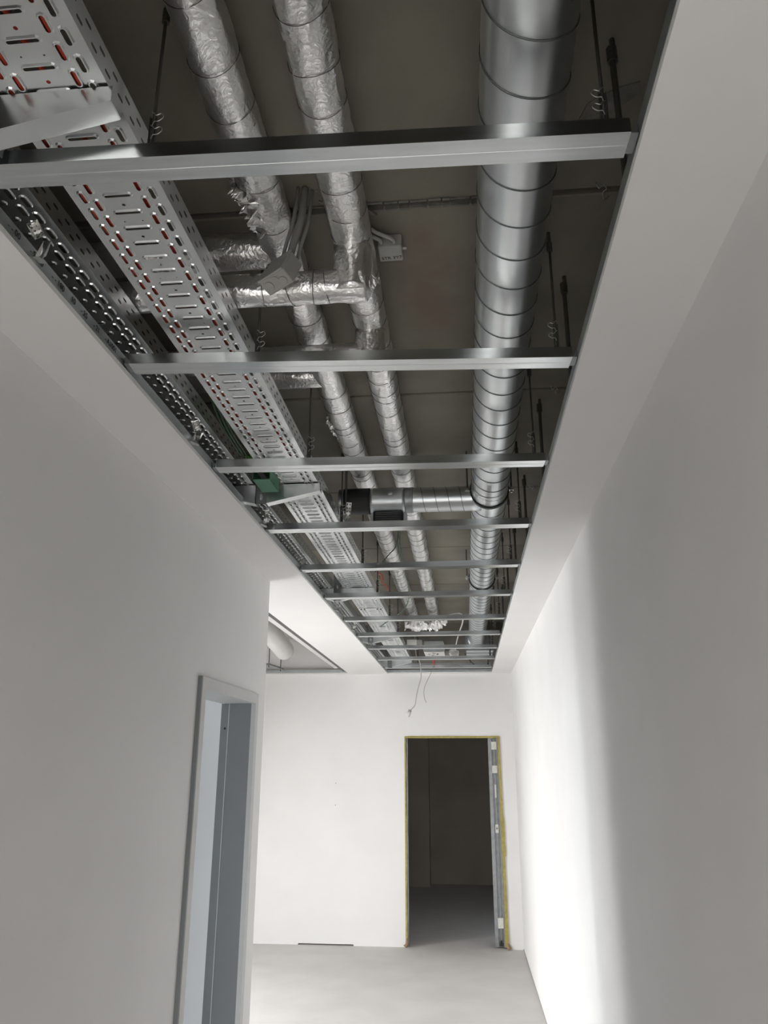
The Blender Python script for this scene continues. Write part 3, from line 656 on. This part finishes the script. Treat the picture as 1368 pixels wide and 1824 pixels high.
for k, (dx, dy, r) in enumerate([(0.0, 0.0, 0.010), (0.017, 0.01, 0.005), (-0.017, -0.004, 0.005)]):
    o = MB().tube(spline([(-0.413 + dx, 1.66 + dy, EYE + 1.19), (-0.398 + dx, 1.65 + dy, EYE + 1.25), (-0.378 + dx, 1.64 + dy, EYE + 1.32), (-0.372 + dx, 1.645 + dy, SLAB - 0.004)], 8), r, 8).build('grey_cable', 'dimcable', None, True)
    tag(o, ['thick grey cable rising from the tilted junction box to the slab', 'thin grey cable right of the thick one above the tilted box', 'thin grey cable left of the thick one above the tilted box'][k], 'cable', 'cables of the tilted box')
for k, (yy, dz) in enumerate([(1.66, 0.0), (1.70, 0.012)]):
    o = MB().tube(spline([(-0.345, yy - 0.01, SLAB - 0.010), (-0.32, yy, SLAB - 0.012 - dz * 0.3), (-0.28, yy + 0.02, SLAB - 0.008), (-0.20, 1.76, SLAB - 0.008)], 8), 0.004, 8).build('grey_cable', 'dimcable', None, True)
    tag(o, 'pale cable across the slab behind the pipes, %s of two' % ('nearer' if k == 0 else 'farther'), 'cable', 'cables on the slab')
jb2 = thing('junction_box', 'small grey junction box on the slab with handwritten marks', 'box', (-0.172, 1.885, SLAB - 0.022))
bevel(MB().box(-0.034, 0.034, -0.034, 0.034, -0.022, 0.02).build('box_body', 'jb', jb2), 0.004, 3)
text_mesh('handwriting', 'STR 3Y7', 0.0165, 'ink', jb2, Matrix.Translation((0.002, 0.017, -0.0225)) @ Matrix.Rotation(math.radians(180), 4, 'X') @ Matrix.Rotation(math.radians(4), 4, 'Z'))
MB().cyl((0.034, 0, -0.005), (0.045, 0, -0.005), 0.004, 8).build('box_screw', 'wire', jb2)
for k, dx in enumerate((-0.024, 0.012)):
    MB().tube(spline([(dx, -0.03, -0.008), (dx - 0.004, -0.055, -0.012), (dx - 0.05, -0.09, -0.01), (dx - 0.08, -0.12, 0.005)], 6), 0.006, 8).build('cable_stub', 'jb', jb2, True)

# ------------------------------------------------------------------ far end: boxes, cables
def at(px, py, pz):  # helper to write points relative to the eye level
    return (px, py, EYE + pz)
gc = MB().tube(spline([at(-0.66, 6.3, 1.06), at(-0.44, 5.9, 1.12), at(-0.36, 5.3, 1.13), at(-0.35, 4.65, 1.18), at(-0.355, 4.4, 1.28), at(-0.362, 4.28, 1.36), at(-0.362, 4.25, 1.416)], 10), 0.004, 8).build('green_cable', 'greendark', None, True)
tag(gc, 'dark green cable sagging from the slab across the foil pipes', 'cable')
gc = MB().tube(spline([at(-0.372, 4.56, 1.24), at(-0.345, 4.40, 1.265), at(-0.352, 4.33, 1.34), at(-0.372, 4.30, 1.416)], 8), 0.0035, 6).build('green_cable', 'greendark', None, True)
tag(gc, 'short dark green cable loop between the two foil pipes', 'cable')
gc = MB().tube(spline([at(-0.56, 5.0, 1.20), at(-0.47, 4.85, 1.26), at(-0.40, 4.75, 1.31), at(-0.38, 4.7, 1.40)], 8), 0.0035, 6).build('green_cable', 'greendark', None, True)
tag(gc, 'dark green cable from the bright cable tray to the left foil pipe', 'cable')
for k, (x, y, z) in enumerate([(-0.545, 5.05, 1.2), (-0.53, 5.2, 1.16)]):
    o = MB().tube(spline([at(x - 0.02, y - 0.05, z + 0.05), at(x, y, z + 0.01), at(x + 0.02, y + 0.03, z), at(x + 0.03, y + 0.06, z - 0.03)], 6), 0.004, 6).build('red_cable', 'red', None, True)
    tag(o, ['red cable end hooked over the tray edge past the fifth channel', 'red cable end hanging below the tray past the sixth channel'][k], 'cable', 'loose red cable ends')
o = MB().tube(spline([at(-0.17, 6.75, 1.2), at(-0.12, 6.75, 1.225), at(-0.05, 6.8, 1.25), at(0.0, 6.85, 1.245), at(0.005, 6.9, 1.19), at(-0.03, 7.3, 1.16), at(-0.06, 7.75, 1.14), at(-0.08, 8.12, 1.10)], 8), 0.006, 8).build('grey_cable', 'greycable', None, True)
tag(o, 'pale grey cable looping down to the round junction box', 'cable')
rj = thing('junction_box', 'round white junction box hanging near the end of the opening', 'box', at(-0.095, 8.17, 1.075), None, (math.radians(-15), math.radians(8), 0))
MB().cyl((0, 0, 0), (0, 0, 0.035), 0.05, 28).build('box_body', 'jbw', rj); MB().cyl((0.004, 0, -0.003), (0.004, 0, 0.0005), 0.037, 28).build('box_lid', 'jb', rj)
MB().box(-0.04, 0.04, 0.04, 0.07, 0.0, 0.03).build('cable_entry', 'jbw', rj)
wbx = thing('control_box', 'white rectangular control box above the far channels, left of the round box', 'box', at(-0.30, 8.35, 1.105))
bevel(MB().box(-0.105, 0.105, -0.22, 0.22, 0, 0.09).build('box_body', 'jbw', wbx), 0.004)
for k in range(7):
    x, y = random.uniform(-0.05, 0.06), random.uniform(-0.1, 0.1)
    MB().tube([(x, y, -0.001), (x + random.uniform(-0.03, 0.03), y + random.uniform(-0.06, 0.06), -0.001)], 0.003, 5).build('pen_mark', 'ink', wbx)
bevel(MB().box(-0.10, 0.10, -0.235, -0.222, -0.01, 0.10).build('box_flange', 'galv', wbx), 0.002)
lb = thing('control_box', 'small pale box between the cable tray and the white control box', 'box', at(-0.51, 8.0, 1.12))
bevel(MB().box(-0.05, 0.05, -0.12, 0.12, 0, 0.07).build('box_body', 'jbw', lb), 0.004); bevel(MB().box(0.05, 0.10, -0.1, 0.12, 0.01, 0.07).build('box_terminal', 'jb', lb), 0.003)
sb = thing('duct_silencer', 'flat galvanized silencer box at the far end of the spiral duct', 'duct', at(0.175, 8.4, 1.115))
bevel(MB().box(-0.14, 0.14, -0.25, 0.27, 0, 0.2).build('silencer_casing', 'galv', sb), 0.004)
for y in (-0.25, -0.02, 0.24): MB().box(-0.146, 0.146, y - 0.008, y + 0.008, -0.006, 0.205).build('casing_flange', 'galv_dull', sb)
MB().tube([(-0.03, -0.32, 0.105), (-0.03, -0.24, 0.105)], 0.092, 40).build('duct_collar', 'galv', sb, True)
gb = thing('control_box', 'dark grey box above the last channel, right of the control box', 'box', at(-0.135, 8.66, 1.10))
bevel(MB().box(-0.075, 0.075, -0.07, 0.09, 0, 0.08).build('box_body', 'frame2', gb), 0.004); MB().box(-0.06, 0.06, -0.075, -0.07, 0.01, 0.07).build('box_cover', 'jb', gb)
cr = thing('channel_rail', 'thin steel rail crossing the opening just before the end wall', 'channel', at(-0.27, 9.05, 1.06))
MB().box(-0.58, 0.58, -0.02, 0.02, 0, 0.002).box(-0.58, 0.58, -0.02, -0.018, 0, 0.03).build('rail_body', 'galv', cr)
MB().cyl((-0.245, 0, 0.0), (-0.245, 0, SLAB - EYE - 1.06), 0.005, 8).build('rod', 'rod', cr); MB().cyl((0.35, 0, 0.0), (0.35, 0, SLAB - EYE - 1.06), 0.005, 8).build('rod', 'rod', cr)
o = MB().tube(spline([at(0.02, 8.6, 1.14), at(0.06, 8.7, 1.09), at(0.11, 8.8, 1.05), at(0.15, 8.9, 1.03)], 6), 0.005, 6).build('black_cable', 'blackcable', None, True)
tag(o, 'black cable with a red tip hanging below the silencer box', 'cable')
o2 = MB().tube([at(0.15, 8.9, 1.03), at(0.175, 8.93, 1.02)], 0.006, 6).build('red_tip', 'red', o, True)
o = MB().tube(spline([at(-0.32, 8.62, 1.09), at(-0.32, 8.62, 1.05), at(-0.325, 8.63, 1.03)], 4), 0.009, 8).build('red_connector', 'red', None, True)
tag(o, 'red cable connector hanging under the white control box', 'connector')
# pendant wires hanging out of the opening
YP = 8.68
pc = thing('pendant_lampholder', 'white lampholder dangling on a grey cable out of the ceiling opening', 'lamp', (0, 0, 0))
MB().tube(spline([at(-0.53, YP, 1.415), at(-0.525, YP, 1.25), at(-0.51, YP, 1.13), at(-0.475, YP, 1.06), at(-0.465, YP, 0.99), at(-0.463, YP, 0.90), at(-0.49, YP, 0.80), at(-0.515, YP, 0.70), at(-0.53, YP, 0.61), at(-0.56, YP, 0.57), at(-0.585, YP, 0.548)], 8), 0.0055, 8).build('lamp_cable', 'greycable', pc, True)
MB().tube([at(-0.583, YP, 0.552), at(-0.592, YP, 0.535)], 0.018, 16).build('holder_cap', 'jb', pc, True)
MB().tube([at(-0.592, YP, 0.535), at(-0.60, YP, 0.515), at(-0.615, YP, 0.485)], lambda i, a: (0.019, 0.023, 0.021)[i], 18).build('holder_sleeve', 'jbw', pc, True)
o = MB().tube(spline([at(-0.32, YP + 0.1, 1.06), at(-0.345, YP + 0.1, 0.98), at(-0.395, YP + 0.1, 0.88), at(-0.43, YP + 0.1, 0.80), at(-0.44, YP + 0.1, 0.74), at(-0.432, YP + 0.1, 0.68), at(-0.415, YP + 0.1, 0.635)], 8), 0.0032, 8).build('grey_cable', 'jb', None, True)
tag(o, 'thin grey wire dangling beside the lampholder cable', 'cable')

# ------------------------------------------------------------------ what shows through the second opening in the room on the left
wp = thing('white_pipe', 'white pipe elbow seen through the left ceiling opening', 'pipe', (0, 0, 0))
MB().tube(spline([(-2.9, 7.35, EYE + 1.28), (-2.4, 7.35, EYE + 1.28), (-2.10, 7.36, EYE + 1.28), (-1.95, 7.45, EYE + 1.27), (-1.91, 7.7, EYE + 1.235), (-1.92, 8.1, EYE + 1.20), (-1.94, 8.45, EYE + 1.175)], 8), 0.105, 32).build('pipe_elbow', 'whitepipe', wp, True)
MB().tube([(-1.94, 8.44, EYE + 1.176), (-1.942, 8.50, EYE + 1.17), (-1.944, 8.54, EYE + 1.165)], lambda i, a: (0.105, 0.09, 0.03)[i], 32).build('pipe_end', 'whitepipe', wp, True)
MB().tube([(-2.12, 7.355, EYE + 1.28), (-2.08, 7.365, EYE + 1.28)], 0.110, 32).build('pipe_collar', 'whitepipe', wp, True)
tray3 = thing('ceiling_channel', 'pale ceiling channel along the edge of the left opening', 'channel', (-1.455, 7.0, CEIL + 0.05))
MB().box(-0.034, 0.034, -2.1, 2.1, 0, 0.003).box(-0.034, -0.031, -2.1, 2.1, 0, 0.03).box(0.031, 0.034, -2.1, 2.1, 0, 0.03).build('channel_body', 'whitepipe', tray3)
tp = thing('trapeze_hanger', 'small steel trapeze on two rods in the left opening', 'hanger', (-2.145, 8.9, EYE + 1.045), None, (0, 0, math.radians(84)))
MB().box(-0.24, 0.24, -0.02, 0.02, 0, 0.02).build('cross_bar', 'galv_dull', tp)
for x in (-0.2, 0.2): MB().cyl((x, 0, -0.02), (x, 0, 0.375), 0.005, 8).build('rod', 'rod', tp)
o = MB().cyl((-2.9, 7.75, EYE + 1.34), (-2.12, 7.75, EYE + 1.34), 0.022, 10).build('copper_pipe', mat('copper', (0.6, 0.22, 0.12), 0.35, 0.6), None, True)
tag(o, 'short copper-red pipe behind the white elbow in the left opening', 'pipe')
struct(MB().box(H2[0], H2[1], 9.2, 9.203, CEIL + T, CEIL + 0.05).build('trim_4', 'galv'))
struct(MB().box(-1.405, -1.345, H2[2], H2[3], CEIL + 0.026, CEIL + 0.046).build('gap_shade_strip', 'rod'))  # dark strip drawn where the gap beside the board edge lies in shade
